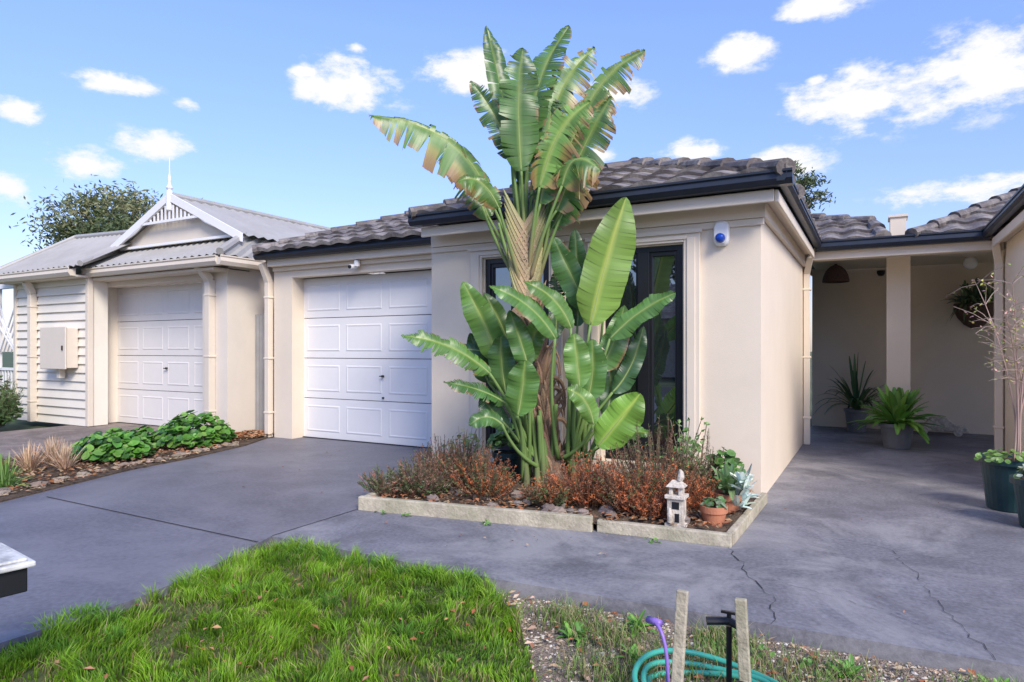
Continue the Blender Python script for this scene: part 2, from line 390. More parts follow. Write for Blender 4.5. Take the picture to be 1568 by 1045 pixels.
b=B(); gutter(b,(-14.2,5.95,2.64),(-11.5,5.95,2.64),(0,-1,0),.13,.12); gutter(b,(-11.62,6.22,2.64),(-8.2,6.22,2.64),(0,-1,0),.13,.12); gutter(b,(-8.2,6.12,2.64),(-8.2,6.9,2.64),(1,0,0),.13,.1)
b.box(-14.1,-11.5,5.95,6.2,2.50,2.53)
b.build('gutter','trim2',nb)
def ribbed(b,A,Bp,C,D,n,h=.018):
    A,Bp,C,D=[Vector(q) for q in(A,Bp,C,D)]
    N=(Bp-A).cross(D-A).normalized()
    if N.z<0:N=-N
    vs=[];k=n*4
    for i in range(k+1):
        t=i/k; o=N*h*math.sin(i*math.pi/2)
        vs+=[A.lerp(Bp,t)+o,D.lerp(C,t)+o]
    b.add(vs,[(2*i,2*i+2,2*i+3,2*i+1) for i in range(k)])
b=B()
GX=-10.0
ribbed(b,(-11.75,6.12,2.66),(-8.12,6.12,2.66),(-8.45,6.8,3.02),(-11.75,6.8,3.02),22)
ribbed(b,(-8.12,6.12,2.66),(-8.12,14,2.66),(-8.45,14,3.03),(-8.45,6.8,3.03),40)
ribbed(b,(-8.30,6.62,3.03),(-8.30,15,3.03),(GX,15,3.79),(GX,6.62,3.79),46)
ribbed(b,(-11.72,6.62,3.03),(-11.72,15,3.03),(GX,15,3.79),(GX,6.62,3.79),46)
ribbed(b,(-14.2,5.86,2.66),(-11.2,5.86,2.66),(-11.2,7.2,3.42),(-13.9,7.2,3.50),18)
ribbed(b,(-14.25,12,2.66),(-14.2,5.86,2.66),(-13.9,7.2,3.5),(-13.9,12,3.5),30)
ribbed(b,(-13.9,7.2,3.5),(-11.2,7.2,3.42),(-11.2,9,2.9),(-13.9,9,2.9),18)
ribbed(b,(-22,8.0,2.8),(-14.2,8.0,2.8),(-15,10.2,3.75),(-22,10.2,3.75),30)
b.build('sheet_roof','steel',nb)
b=B()
b.tube([(-14.2,5.86,2.68),(-13.9,7.2,3.53),(-11.2,7.2,3.45)],.05,8); b.tube([(-8.12,6.12,2.69),(-8.45,6.8,3.06)],.06,8); b.tube([(GX,6.6,3.80),(GX,15,3.80)],.06,8); b.tube([(-11.2,5.86,2.69),(-11.7,6.8,3.06)],.05,8)
b.build('ridge_caps','steel',nb)
b=B()
def barge(x0,z0,x1,z1,y,h=.13):
    b.add([(x0,y,z0-h),(x1,y,z1-h),(x1,y,z1),(x0,y,z0),(x0,y+.04,z0-h),(x1,y+.04,z1-h),(x1,y+.04,z1),(x0,y+.04,z0)],[(0,1,2,3),(5,4,7,6),(3,2,6,7),(0,4,5,1),(0,3,7,4),(1,5,6,2)])
barge(-11.76,3.04,GX,3.84,6.58); barge(-8.26,3.04,GX,3.84,6.579)
b.box(-10.72,-9.28,6.585,6.61,3.37,3.41)
b.box(-11.5,-8.5,6.66,6.70,3.02,3.06)
for i in range(-6,7):
    x=GX+i*.1; zt=3.78-abs(i)*.1*.457-.1
    if zt>3.42: b.box(x-.017,x+.017,6.59,6.605,3.41,zt)
for sx in(-1,1):
    arc=bez([(GX+sx*.72,6.60,3.40),(GX+sx*.95,6.60,3.22),(GX+sx*1.3,6.60,3.17)],8); b.tube(arc,.02,6)
b.lathe((GX,6.6,3.78),[(.0,-.25),(.05,-.22),(.05,.08),(.03,.1),(.055,.14),(.03,.18),(.02,.22),(.028,.3),(.012,.36),(.006,.62),(0,.63)],12)
b.build('gable_fretwork','white',nb)
b=B(); b.add([(-11.6,6.72,3.02),(-8.4,6.72,3.02),(GX,6.72,3.74)],[(0,1,2)]); b.build('gable_panel','trim2',nb)
b=B()
b.box(-14.85,-14.75,6.2,6.3,0,2.5); b.box(-19,-14.0,6.2,6.28,2.45,2.6)
for i in range(12):
    x=-14.75-.12*i*.5; b.box(x-.012,x+.012,6.22,6.25,2.0+i*.03,2.45)
for i in range(5):
    b.beam((-14.7+.14*i,6.24,1.25),(-14.0,6.24,2.3-.2*i),.025,.025,up=(0,1,0))
    if i<3: b.beam((-14.75,6.235,2.2-.22*i),(-14.05,6.235,1.2),.025,.025,up=(0,1,0))
for i in range(7): b.box(-14.72+i*.11,-14.70+i*.11,6.23,6.26,.1,.9)
b.box(-14.75,-14.0,6.22,6.27,.9,.95)
b.build('verandah_fretwork','white',nb)
b=B(); b.box(-19,-13.9,8.6,8.7,0,2.8); b.build('verandah_wall','board',nb)
b=B(); b.box(-18.6,-16.4,8.57,8.598,.5,2.3); b.build('verandah_window','glass',nb)
mb=empty('meter_box',(-12.25,6.1,1.3))
b=B(); b.box(-12.62,-11.85,5.98,6.17,.98,1.66); b.box(-12.64,-11.83,5.955,5.98,.96,1.68); b.box(-12.3,-12.2,6.05,6.15,.8,.96); b.build('box','trim2',mb,bevel=.01)
b=B(); b.box(-11.93,-11.90,5.94,5.953,1.28,1.36); b.build('latch','joint',mb)
b=B(); vs=[];k=44
for i in range(k+1):
    x=-8.455+.64*i/k; o=.02*math.sin(i*math.pi/2.5); vs+=[(x,7.0+o,0),(x,7.0+o,1.84)]
b.add(vs,[(2*i,2*i+2,2*i+3,2*i+1) for i in range(k)]); b.build('corrugated_fence','fence')

# ------------------------------------------------------------------ planter
pl=empty('garden_planter',(-2.3,5,0))
FL=(-3.62,4.05);FR=(-.83,4.45)
b=B()
b.beam((FL[0]-.03,FL[1],.05),(-1.75,4.36,.05),.055,.115); b.beam((-1.72,4.385,.04),(FR[0]+.02,FR[1]+.01,.04),.055,.09)
b.beam((FR[0]+.0,FR[1]+.045,.04),(-.80,5.86,.045),.05,.09); b.beam((FL[0],FL[1]+.05,.05),(-4.0,5.86,.05),.05,.11)
b.build('timber_sleepers','timber',pl,bevel=.008)
b=B()
nx,ny=60,36;vs=[]
for j in range(ny+1):
    for i in range(nx+1):
        s=i/nx;t=j/ny
        a=Vector((FL[0]+.02,FL[1]+.03,0)).lerp(Vector((FR[0]-.02,FR[1]+.03,0)),s); c=Vector((-3.98,5.9,0)).lerp(Vector((-.82,5.9,0)),s)
        q=a.lerp(c,t); q.z=.05+.05*math.sin(math.pi*t)+.03*noise.noise(q*6); vs.append(q)
b.add(vs,[(j*(nx+1)+i,j*(nx+1)+i+1,(j+1)*(nx+1)+i+1,(j+1)*(nx+1)+i) for j in range(ny) for i in range(nx)])
b.build('soil','soil',pl,smooth=True)
PLP=[(FL[0]+.05,FL[1]+.05),(FR[0]-.05,FR[1]+.05),(-.87,5.85),(-3.9,5.85)]
def litter(b,P,n,z,cols,s=(.015,.04)):
    xs=[q[0] for q in P];ys=[q[1] for q in P]
    k=0
    while k<n:
        x=U(min(xs),max(xs));y=U(min(ys),max(ys))
        if not inpoly(x,y,P): continue
        k+=1
        l=U(*s);w=l*U(.35,.6);a=U(0,6.28);c=vary(random.choice(cols),.3);zz=z+U(0,.015)
        d=Vector((math.cos(a),math.sin(a),U(-.3,.3)))*l; e=Vector((-math.sin(a),math.cos(a),U(-.4,.4)))*w
        q=Vector((x,y,zz+.008)); up=Vector((0,0,U(.2,.6)*w))
        b.add([q-d,q-e+up,q+d,q+e+up],[(0,1,2),(0,2,3)],c)
def stones(b,P,n,z,cols,s=(.006,.016)):
    xs=[q[0] for q in P];ys=[q[1] for q in P];k=0
    while k<n:
        x=U(min(xs),max(xs));y=U(min(ys),max(ys))
        if not inpoly(x,y,P): continue
        k+=1; r=U(*s);c=vary(random.choice(cols),.25);a=U(0,3.14);ca,sa=math.cos(a),math.sin(a);rx=r*U(.8,1.8);ry=r*U(.6,1);rz=r*U(.4,.8)
        q=(x,y,z+rz*.4)
        pts=[(rx,0,0),(0,ry,0),(-rx,0,0),(0,-ry,0),(rx*.2,0,rz)]
        b.add([(q[0]+p0*ca-p1*sa,q[1]+p0*sa+p1*ca,q[2]+p2) for p0,p1,p2 in pts],[(0,1,4),(1,2,4),(2,3,4),(3,0,4)],c)
BR=[(.26,.11,.05),(.38,.17,.08),(.19,.11,.06),(.38,.25,.14)]
b=B(); litter(b,PLP,2400,.08,BR,(.012,.032)); b.build('leaf_litter','dry',pl)
b=B()
for i in range(44):
    s=R_(); x=FL[0]+.3+s*2.3; y=FL[1]+.15+s*.33+U(0,.5); b.rock((x,y,.09),U(.025,.065),vary((.22,.18,.15),.3))
b.build('rocks','stone',pl)
def heath(b,c,rx,ry,h,n,cols,nl=.022):
    for i in range(n):
        a=U(0,6.28);r=math.sqrt(R_())
        base=Vector((c[0]+rx*.45*r*math.cos(a),c[1]+ry*.45*r*math.sin(a),c[2]))
        tip=Vector((c[0]+rx*r*math.cos(a)*1.1,c[1]+ry*r*math.sin(a),c[2]+h*U(.35,1.15)*(1.05-.5*r)))
        col=vary(random.choice(cols),.3)
        mid=base.lerp(tip,.5)+Vector((U(-.05,.05),U(-.05,.05),.03))
        P=bez([base,mid,tip],6)
        for k in range(6):
            d=(P[k+1]-P[k]); s=Vector((.0018,.001,0)); b.add([P[k]-s,P[k]+s,P[k+1]+s,P[k+1]-s],[(0,1,2,3)],(.12,.075,.05))
            if k>0:
                for m in range(6):
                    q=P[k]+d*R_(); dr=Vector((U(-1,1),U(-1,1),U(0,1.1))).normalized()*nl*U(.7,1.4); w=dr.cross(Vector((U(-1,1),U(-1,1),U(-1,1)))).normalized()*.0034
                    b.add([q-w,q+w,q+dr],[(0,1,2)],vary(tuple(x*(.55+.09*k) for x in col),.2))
RU=[(.66,.21,.075),(.54,.17,.07),(.34,.15,.08)]; GN=[(.13,.19,.07),(.20,.19,.10),(.34,.19,.11)]; GP=[(.22,.16,.12),(.16,.19,.09),(.11,.19,.06),(.38,.20,.13)]
sh=empty('heath_shrubs',(-2.3,4.9,0))
b=B()
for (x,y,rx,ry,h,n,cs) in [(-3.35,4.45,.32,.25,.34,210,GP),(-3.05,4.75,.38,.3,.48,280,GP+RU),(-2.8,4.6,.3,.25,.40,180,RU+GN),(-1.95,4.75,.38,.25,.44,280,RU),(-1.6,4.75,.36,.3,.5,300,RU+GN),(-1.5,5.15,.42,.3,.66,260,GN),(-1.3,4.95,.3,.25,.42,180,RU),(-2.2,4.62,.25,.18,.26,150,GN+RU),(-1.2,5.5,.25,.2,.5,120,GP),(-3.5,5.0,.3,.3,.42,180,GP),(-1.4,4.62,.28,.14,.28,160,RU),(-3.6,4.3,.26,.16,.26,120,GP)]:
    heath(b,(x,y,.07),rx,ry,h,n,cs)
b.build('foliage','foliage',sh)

# ------------------------------------------------------------------ giant bird of paradise
tree=empty('giant_bird_of_paradise',(-2.55,5.30,0))
TO=Vector((-2.55,5.30,0)); UN=.00588
def T(a,c,d=0):
    # fan-plane drawing units -> metres; a across the fan, c up, d toward/away
    return TO+RT*((a-840)*UN)+FW*d+Vector((0,0,1.3+(535-c)*UN))
CAMV=-FW
def blade(b,br,pts,width,facing,fold=.3,tat=0,brown=0,col=(.10,.24,.035),n=34,asym=1.0,droop=.15):
    if tat>.3: n=52
    P=bez(pts,n); L=sum((P[i+1]-P[i]).length for i in range(n))
    facing=Vector(facing).normalized()
    def prof(s): return width*min(1,((s+.02)/.16))**.6*min(1,((1.0-s)/.42))**.62
    for sg in(-1,1):
        grp=0;dro=0;gap=0;brn=False;shade=1;slant=.3;short=1
        for i in range(n):
            s0,s1=i/n,(i+1)/n
            t=(P[min(i+1,n)]-P[max(i-1,0)]).normalized(); t2=(P[min(i+2,n)]-P[max(i,0)]).normalized() if i<n-1 else t
            newg=False
            if grp<=0:
                newg=True
                grp=random.choice([1,1,2,2,3,4,6]) if tat>0.3 else random.choice([6,9,14,20]) if tat>0 else 99
                dro=U(-.2,.7)*tat; gap=U(.2,.8)*tat; brn=(R_()<brown); shade=U(.75,1.2); slant=U(.0,.9); short=1-U(0,.28)*tat
            grp-=1
            vs=[];cs=[];K=6
            for (pp,tt,ss,e) in((P[i],t,s0,0),(P[i+1],t2,s1,1)):
                N=(facing-tt*facing.dot(tt)).normalized(); S=tt.cross(N).normalized()*sg
                w=prof(ss)*(asym if sg>0 else 1)*short
                for k in range(K):
                    x=k/(K-1)
                    gg=0
                    if newg and e==0 and x>.25: gg=gap*(x-.25)*L/n*1.9
                    q=pp+S*w*x*math.cos(fold)+N*w*(x*math.sin(fold)*(1-.8*x))+tt*(w*.28*x*x*(.7+(slant if tat>.3 else .3))+gg)
                    q+=Vector((0,0,-1))*(w*(droop*x*x+dro*x*x))+N*(.0045*math.sin(i*1.9))*x+N*(.014*math.sin(ss*17+sg*2))*x
                    vs.append(q)
                    c=col; kk=shade*(1+ .10*((i%2)*2-1)*x)*(1+.15*math.sin(ss*5+sg))
                    if k==0: cc=(c[0]*1.9+.05,c[1]*1.4+.04,c[2]*1.6+.01)
                    else: cc=(c[0]*kk,c[1]*kk,c[2]*kk)
                    if k==K-1 and (brn or (brown>.25 and R_()<.6)): cc=(.30,.17,.08)
                    elif k==K-2 and brn and brown>.25: cc=(.32,.22,.08)
                    elif k==K-3 and brn and brown>.4: cc=(.32,.30,.08)
                    cs.append(cc)
            b.add(vs,[(k,k+1,K+k+1,K+k) for k in range(K-1)],cs)
    off=facing*(-.004)
    br.tube([q+off for q in P],[max(.0025,.010*(1-i/n)) for i in range(n+1)],6,col=(.28,.38,.13))
def petiole(br,pts,r0,r1,c0=(.16,.26,.07),c1=(.21,.33,.10)):
    n=12;P=bez(pts,n); br.tube(P,[r0+(r1-r0)*(i/n)**.7 for i in range(n+1)],8,col=[tuple(c0[k]+(c1[k]-c0[k])*min(1,i/n*1.6) for k in range(3)) for i in range(n+1)])
lb=B();pb=B()
G1=(.075,.17,.040);G2=(.11,.225,.045);G3=(.05,.12,.04);G4=(.16,.29,.055)
def frond(base,start,mid,tip,w,d0=0,d1=0,fc=(0,0,0),tat=0,brown=0,col=G1,fold=.3,r0=.022,asym=1,ctrl=None,droop=.12,pc=None):
    bp=T(*base,d0*.3); st=T(*start,d0); tp=T(*tip,d1); md=T(*mid,(d0+d1)/2)
    c=T(*ctrl,d0*.6) if ctrl else bp.lerp(st,.5)
    petiole(pb,[bp,c,st],r0,.011,c0=pc or (.16,.26,.07))
    blade(lb,pb,[st,md,md.lerp(tp,.55),tp],w*UN,CAMV+Vector(fc),fold,tat,brown,vary(col,.15),asym=asym,droop=droop)
TAN=(.32,.225,.13)
def crown(*a,**k): frond(*a,**k,pc=TAN)
crown((798,410),(752,312),(715,212),(578,198),32,-.1,-.35,(0,0,.35),.95,.5,G2,.2,.026,ctrl=(775,360),droop=.75)
crown((802,410),(783,225),(768,130),(744,32),22,.0,.1,(.6,0,0),.2,.15,G1,.5,ctrl=(785,310))
crown((806,410),(808,250),(812,120),(874,28),32,.05,.15,(-.5,0,.2),.4,.2,G2,.4,ctrl=(806,310))
crown((806,410),(798,270),(790,170),(800,90),34,-.15,-.2,(.3,0,.2),.45,.15,G1,.35,ctrl=(800,310))
crown((808,410),(832,240),(850,120),(914,62),33,.05,.15,(.2,0,.4),.95,.5,G2,.3,ctrl=(816,310),droop=.35)
crown((812,420),(868,240),(905,120),(986,82),31,.05,-.05,(.2,0,.5),.95,.5,G2,.3,ctrl=(830,330),droop=.4)
crown((814,420),(850,330),(885,240),(928,168),34,-.2,-.3,(.2,0,.3),.9,.6,G1,.3,ctrl=(826,360),droop=.5)
crown((804,410),(785,250),(765,185),(722,132),22,-.1,-.1,(-.3,0,.3),.6,.3,G1,.4,ctrl=(792,320))
crown((810,420),(824,300),(845,215),(895,185),34,-.3,-.45,(.1,0,.5),.9,.6,G4,.3,ctrl=(814,350),droop=.4)
crown((808,420),(798,280),(815,190),(850,130),34,.1,.1,(0,0,.3),.6,.2,G3,.3,ctrl=(798,330))
crown((796,430),(748,330),(725,270),(655,190),25,.1,.2,(0,0,.5),.9,.4,G1,.3,ctrl=(770,370),droop=.6)
crown((816,430),(845,350),(880,290),(908,235),26,.0,.0,(0,0,.4),.8,.4,G1,.3,ctrl=(828,380),droop=.4)
crown((798,440),(765,330),(740,280),(706,296),20,-.3,-.4,(-.2,0,.5),.6,.3,G2,.3,ctrl=(780,380),droop=.5)
crown((806,430),(818,230),(840,150),(880,120),29,.2,.25,(.2,0,.3),.9,.3,G3,.3,ctrl=(812,330),droop=.3)
crown((812,430),(856,300),(868,245),(908,285),28,-.35,-.5,(.0,0,.6),.9,.6,G2,.3,ctrl=(826,370),droop=.9)
crown((804,430),(792,240),(785,180),(772,125),24,.15,.2,(.3,0,.3),.5,.2,G3,.3,ctrl=(796,330))
crown((812,430),(852,250),(890,150),(940,120),24,.25,.3,(.2,0,.3),.9,.4,G3,.3,ctrl=(822,330),droop=.4)
crown((808,430),(826,320),(838,250),(862,215),30,-.2,-.25,(-.3,0,.2),.8,.3,G1,.3,ctrl=(812,370),droop=.3)
for a0,a1,h1 in((794,764,345),(798,738,318),(818,846,300),(822,860,330),(800,788,250),(810,825,260),(806,806,220),(812,840,250),(796,776,300),(803,796,260),(815,850,280)):
    petiole(pb,[T(a0,440),T((a0+a1)/2+U(-6,6),385,U(-.1,.1)),T(a1,h1,U(-.2,.1))],.026,.011,c0=TAN)
bx=lambda a:(a+U(-22,24),U(695,735))
def suck(base,*a,**k): frond(bx(base),*a,**k)
suck(872,(898,500),(912,430),(948,316),34,-.3,-.35,(.25,0,.1),.05,0,G4,.3,r0=.03,ctrl=(878,620),asym=1.1)
suck(866,(900,480),(876,430),(846,366),21,-.1,-.1,(-.3,0,.2),.2,.1,G1,.3,r0=.028,ctrl=(900,600))
suck(866,(925,520),(960,480),(1013,456),17,-.35,-.5,(0,0,.7),.3,.2,G2,.25,r0=.028,ctrl=(895,620))
suck(880,(905,672),(930,640),(962,596),26,-.45,-.55,(.2,0,.5),0,0,(.18,.36,.055),.2,r0=.025,ctrl=(885,700))
suck(862,(880,590),(878,555),(872,512),20,-.4,-.4,(0,0,.4),.1,0,G2,.3,r0=.026,ctrl=(868,640))
suck(872,(912,565),(935,535),(950,470),22,-.2,-.2,(.3,0,.3),.3,.2,G1,.3,r0=.026,ctrl=(888,630))
suck(872,(935,600),(965,570),(982,500),16,-.1,-.1,(0,0,.3),.3,.1,G3,.3,ctrl=(898,650))
suck(880,(925,665),(950,650),(980,655),13,-.3,-.4,(0,0,.9),.1,0,G2,.25,ctrl=(900,695))
suck(866,(884,500),(888,450),(880,350),20,.0,.0,(-.3,0,.1),.1,0,G3,.3,r0=.028,ctrl=(880,600))
suck(866,(892,610),(905,575),(900,520),21,-.3,-.3,(-.2,0,.3),0,0,G1,.3,ctrl=(876,650))
suck(856,(868,505),(850,460),(800,440),17,-.4,-.5,(0,0,.8),.2,.1,G2,.3,ctrl=(868,600))
suck(876,(925,640),(940,600),(930,550),17,-.05,0,(0,0,.3),.1,0,G3,.3,ctrl=(900,670))
suck(870,(925,480),(935,440),(905,390),15,.05,.05,(0,0,.3),.1,0,G3,.3,ctrl=(915,600))
suck(874,(898,640),(890,600),(860,590),16,-.5,-.55,(0,0,.6),.1,0,G2,.3,ctrl=(890,680))
suck(815,(752,570),(705,525),(630,516),19,-.35,-.55,(0,0,.7),.5,.2,G2,.25,r0=.028,ctrl=(785,620))
suck(820,(768,560),(748,500),(712,436),22,-.2,-.25,(-.2,0,.3),.2,.1,G2,.3,r0=.028,ctrl=(792,620))
suck(822,(785,545),(772,500),(742,450),17,-.05,-.1,(.2,0,.2),.1,0,G1,.3,ctrl=(798,620))
suck(815,(775,612),(745,590),(690,580),14,-.4,-.6,(0,0,1),.4,.2,G1,.25,ctrl=(795,650))
suck(818,(792,628),(800,590),(802,550),23,-.5,-.55,(-.1,0,.5),0,0,G2,.25,ctrl=(802,660))
suck(818,(775,600),(768,560),(768,515),22,-.25,-.3,(-.3,0,.2),.1,0,G1,.3,ctrl=(795,650))
suck(818,(780,650),(762,630),(738,600),16,-.3,-.45,(0,0,.6),.1,0,G3,.3,ctrl=(796,680))
suck(822,(800,560),(812,520),(828,490),17,-.3,-.3,(.2,0,.3),.1,0,G2,.3,ctrl=(800,640))
suck(815,(762,545),(725,530),(675,540),14,-.1,-.1,(0,0,.8),.5,.2,G3,.3,ctrl=(790,600))
suck(830,(845,520),(815,470),(752,448),17,-.45,-.6,(0,0,.8),.2,.1,G2,.3,ctrl=(835,600))
suck(812,(770,640),(750,620),(725,640),14,-.5,-.6,(0,0,.8),.1,0,G1,.3,ctrl=(788,690))
suck(822,(748,585),(735,560),(720,510),15,.0,.0,(0,0,.3),.1,0,G3,.3,ctrl=(790,640))
suck(846,(850,520),(855,470),(850,415),15,.0,.1,(0,0,.2),.4,0,G3,.3,ctrl=(848,600))
suck(826,(806,560),(800,530),(780,480),17,-.4,-.45,(0,0,.4),.1,0,G1,.3,ctrl=(812,640))
for i in range(14):
    a=U(800,900); petiole(pb,[T(a,742,U(-.2,.05)),T(a+U(-5,5),700,U(-.25,0)),T(a+(a-845)*.5,U(600,660),U(-.3,0))],.034,.016,c0=(.20,.20,.10),c1=(.17,.27,.08))
lb.build('leaf_blades','leaf',tree,smooth=True)
pb.build('leaf_stalks','foliage',tree,smooth=True)
b=B()
tc=[T(848,745),T(842,680),T(832,600),T(818,520),T(806,450),T(802,400)]
P=bez(tc,24)
b.tube(P,[.125-.03*math.sin(i/24*3)+.008*math.sin(i*2.1) for i in range(25)],14,col=[vary((.14,.095,.065),.25) for _ in range(25)])
def strip(b,pts,w,c0,c1,face):
    P=bez(pts,8);vs=[];cs=[]
    for i,q in enumerate(P):
        t=(P[min(i+1,8)]-P[max(i-1,0)]).normalized(); S=t.cross(face).normalized(); ww=w*(1-i/8)**.7+.002
        vs+=[q-S*ww-face*ww*.5,q+face*ww*.12,q+S*ww-face*ww*.5]; c=tuple(c0[k]+(c1[k]-c0[k])*i/8 for k in range(3)); cs+=[c,tuple(x*1.3 for x in c),c]
    b.add(vs,[(3*i+j,3*i+j+1,3*i+j+4,3*i+j+3) for i in range(8) for j in range(2)],cs)
for i in range(130):
    s=R_()*.8; q=P[min(24,int(s*24))]; sg=1 if i%2 else -1
    ang=U(-1.3,1.3); f=(CAMV*math.cos(ang)+RT*math.sin(ang)); rad=.11
    p0=q+f*rad*.9
    up=U(.10,.26)
    c0=vary((.17,.105,.07),.4);c1=vary((.30,.19,.12),.4)
    out=U(.02,.06)
    strip(b,[p0-Vector((0,0,.05)),p0+Vector((0,0,up*.5))+f*out*.4+RT*sg*.02,p0+Vector((0,0,up))+f*out+RT*sg*U(.02,.09)],U(.02,.05),c0,c1,f)
for i in range(22):
    z=460-i*6; sg=1 if i%2 else -1
    strip(b,[T(804-sg*14,z+42,-.11),T(804+sg*14,z+4,-.15+.002*i),T(804+sg*(24+i*.5),z-48,-.10)],.05,vary((.30,.195,.135),.3),vary((.28,.28,.12),.25),CAMV+RT*sg*.3)
for i in range(24):
    q=P[random.randint(2,20)]; sg=random.choice((-1,1)); l=U(.1,.3)
    strip(b,[q+RT*sg*.09+CAMV*U(-.02,.1),q+RT*sg*(.12+l*.4)+Vector((0,0,.02)),q+RT*sg*(.12+l*.4)+Vector((0,0,-l))],U(.01,.025),vary((.34,.22,.14),.3),vary((.23,.14,.09),.3),CAMV)
b.build('trunk','bark',tree)

# ------------------------------------------------------------------ small planter things
st=empty('garden_statue',(-1.32,4.72,0))
b=B(); sx,sy=-1.20,4.56
b.box(sx-.07,sx+.07,sy-.06,sy+.06,.05,.09); b.box(sx-.055,sx+.055,sy-.05,sy+.05,.09,.26); b.box(sx-.07,sx+.07,sy-.065,sy+.065,.26,.285)
b.box(sx-.045,sx-.02,sy-.04,sy+.04,.285,.34);b.box(sx+.02,sx+.045,sy-.04,sy+.04,.285,.34)
vs=[(sx-.065,sy-.06,.34),(sx+.065,sy-.06,.34),(sx+.065,sy+.06,.34),(sx-.065,sy+.06,.34),(sx-.03,sy,.385),(sx+.03,sy,.385)]
b.add(vs,[(0,1,5,4),(1,2,5),(2,3,4,5),(3,0,4),(3,2,1,0)])
b.tube([(sx+.02,sy,.38),(sx+.03,sy,.41),(sx+.03,sy,.44),(sx+.025,sy-.01,.46)],[.02,.026,.02,.008],8)
b.tube([(sx-.03,sy-.06,.1),(sx-.03,sy-.075,.16),(sx-.03,sy-.07,.2)],[.02,.018,.01],8)
b.build('lantern_figure','statue',st,bevel=.004)
b=B(); b.box(sx-.02,sx+.03,sy-.053,sy-.0505,.19,.24); b.box(sx+.0,sx+.03,sy-.053,sy-.0505,.1,.16); b.build('openings','black',st)
def pot(name,c,r,h,m):
    e=empty(name,c); b=B()
    b.lathe(c,[(0,0),(r*.72,0),(r*.76,.01),(r*.95,h-.05),(r*.96,h-.05),(r*1.06,h-.045),(r*1.06,h),(r*.95,h),(r*.93,h-.03),(0,h-.03)],28)
    b.build('pot',m,e)
    b=B(); b.lathe(c,[(0,h-.025),(r*.92,h-.025)],16); b.build('potting_mix','soil',e)
    return e
def straps(b,c,n,L,w,cols,elev=(25,85),droop=.5):
    for i in range(n):
        a=U(0,6.28);e=math.radians(U(*elev));l=L*U(.6,1.1)
        d=Vector((math.cos(a)*math.cos(e),math.sin(a)*math.cos(e),math.sin(e)))
        p0=Vector(c)+Vector((U(-.03,.03),U(-.03,.03),0)); p1=p0+d*l*.6; p2=p0+d*l+Vector((0,0,-l*droop*U(.5,1.2)*math.cos(e)))
        P=bez([p0,p1,p2],7);vs=[];cs=[];col=vary(random.choice(cols),.25)
        S=d.cross(Vector((0,0,1))).normalized()
        for k,q in enumerate(P):
            ww=w*math.sin(math.pi*min(.98,(k+.8)/8.2))**.7
            vs+=[q-S*ww+Vector((0,0,ww*.35)),q,q+S*ww+Vector((0,0,ww*.35))]; cs+=[col,tuple(x*1.25 for x in col),col]
        b.add(vs,[(3*k+j,3*k+j+1,3*k+j+4,3*k+j+3) for k in range(7) for j in range(2)],cs)
def broad(b,c,rx,ry,h,n,size,cols):
    for i in range(n):
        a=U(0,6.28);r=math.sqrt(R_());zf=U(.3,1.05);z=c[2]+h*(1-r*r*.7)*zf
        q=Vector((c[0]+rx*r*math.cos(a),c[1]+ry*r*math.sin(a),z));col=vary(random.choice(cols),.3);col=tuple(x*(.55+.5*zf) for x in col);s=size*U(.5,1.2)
        N=Vector((U(-.6,.6)+.5*math.cos(a)*r,U(-.6,.6)+.5*math.sin(a)*r-.3,1)).normalized();A=N.cross(Vector((U(-1,1),U(-1,1),.1))).normalized();Bv=N.cross(A)
        vs=[q]+[q+(A*math.cos(t*math.pi/3.5)*(1.25 if t==0 else 1)+Bv*math.sin(t*math.pi/3.5)*.85)*s+N*s*U(.02,.3) for t in range(7)]
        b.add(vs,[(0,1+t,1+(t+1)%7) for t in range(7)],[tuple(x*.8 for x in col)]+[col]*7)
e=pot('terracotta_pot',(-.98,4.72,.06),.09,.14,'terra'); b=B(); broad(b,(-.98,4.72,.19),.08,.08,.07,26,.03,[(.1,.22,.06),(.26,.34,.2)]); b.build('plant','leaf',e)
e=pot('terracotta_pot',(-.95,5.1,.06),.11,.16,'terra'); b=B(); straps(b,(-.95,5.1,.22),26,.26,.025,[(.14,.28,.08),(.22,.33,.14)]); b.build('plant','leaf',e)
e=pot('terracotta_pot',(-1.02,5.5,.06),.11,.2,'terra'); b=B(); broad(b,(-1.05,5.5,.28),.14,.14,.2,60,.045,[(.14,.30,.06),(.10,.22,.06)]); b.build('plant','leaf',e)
suc=empty('succulent_rosette',(-.86,5.0,.0)); b=B()
for k in range(4):
    straps(b,(-.83+U(-.04,.05),5.03+U(-.08,.06),.14+.06*k),18,.13,.022,[(.68,.76,.68),(.56,.66,.58)],(0,75),.1)
b.tube([(-.87,5.08,.06),(-.85,5.05,.28)],.012,8,col=(.25,.22,.15)); b.build('rosettes','leaf',suc)
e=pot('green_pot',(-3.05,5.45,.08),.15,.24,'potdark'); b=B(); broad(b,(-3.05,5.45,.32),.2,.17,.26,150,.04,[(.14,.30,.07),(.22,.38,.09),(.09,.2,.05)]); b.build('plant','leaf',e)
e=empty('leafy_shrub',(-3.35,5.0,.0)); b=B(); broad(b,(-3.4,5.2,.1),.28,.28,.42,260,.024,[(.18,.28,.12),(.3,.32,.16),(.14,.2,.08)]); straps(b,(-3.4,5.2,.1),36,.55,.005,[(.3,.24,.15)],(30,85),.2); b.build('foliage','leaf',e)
e=empty('small_plant',(-1.4,5.6,.0)); b=B(); broad(b,(-1.4,5.6,.1),.14,.14,.55,60,.045,[(.14,.28,.08)]); b.build('foliage','leaf',e)
e=empty('leggy_herb',(-1.3,5.3,.0)); b=B()
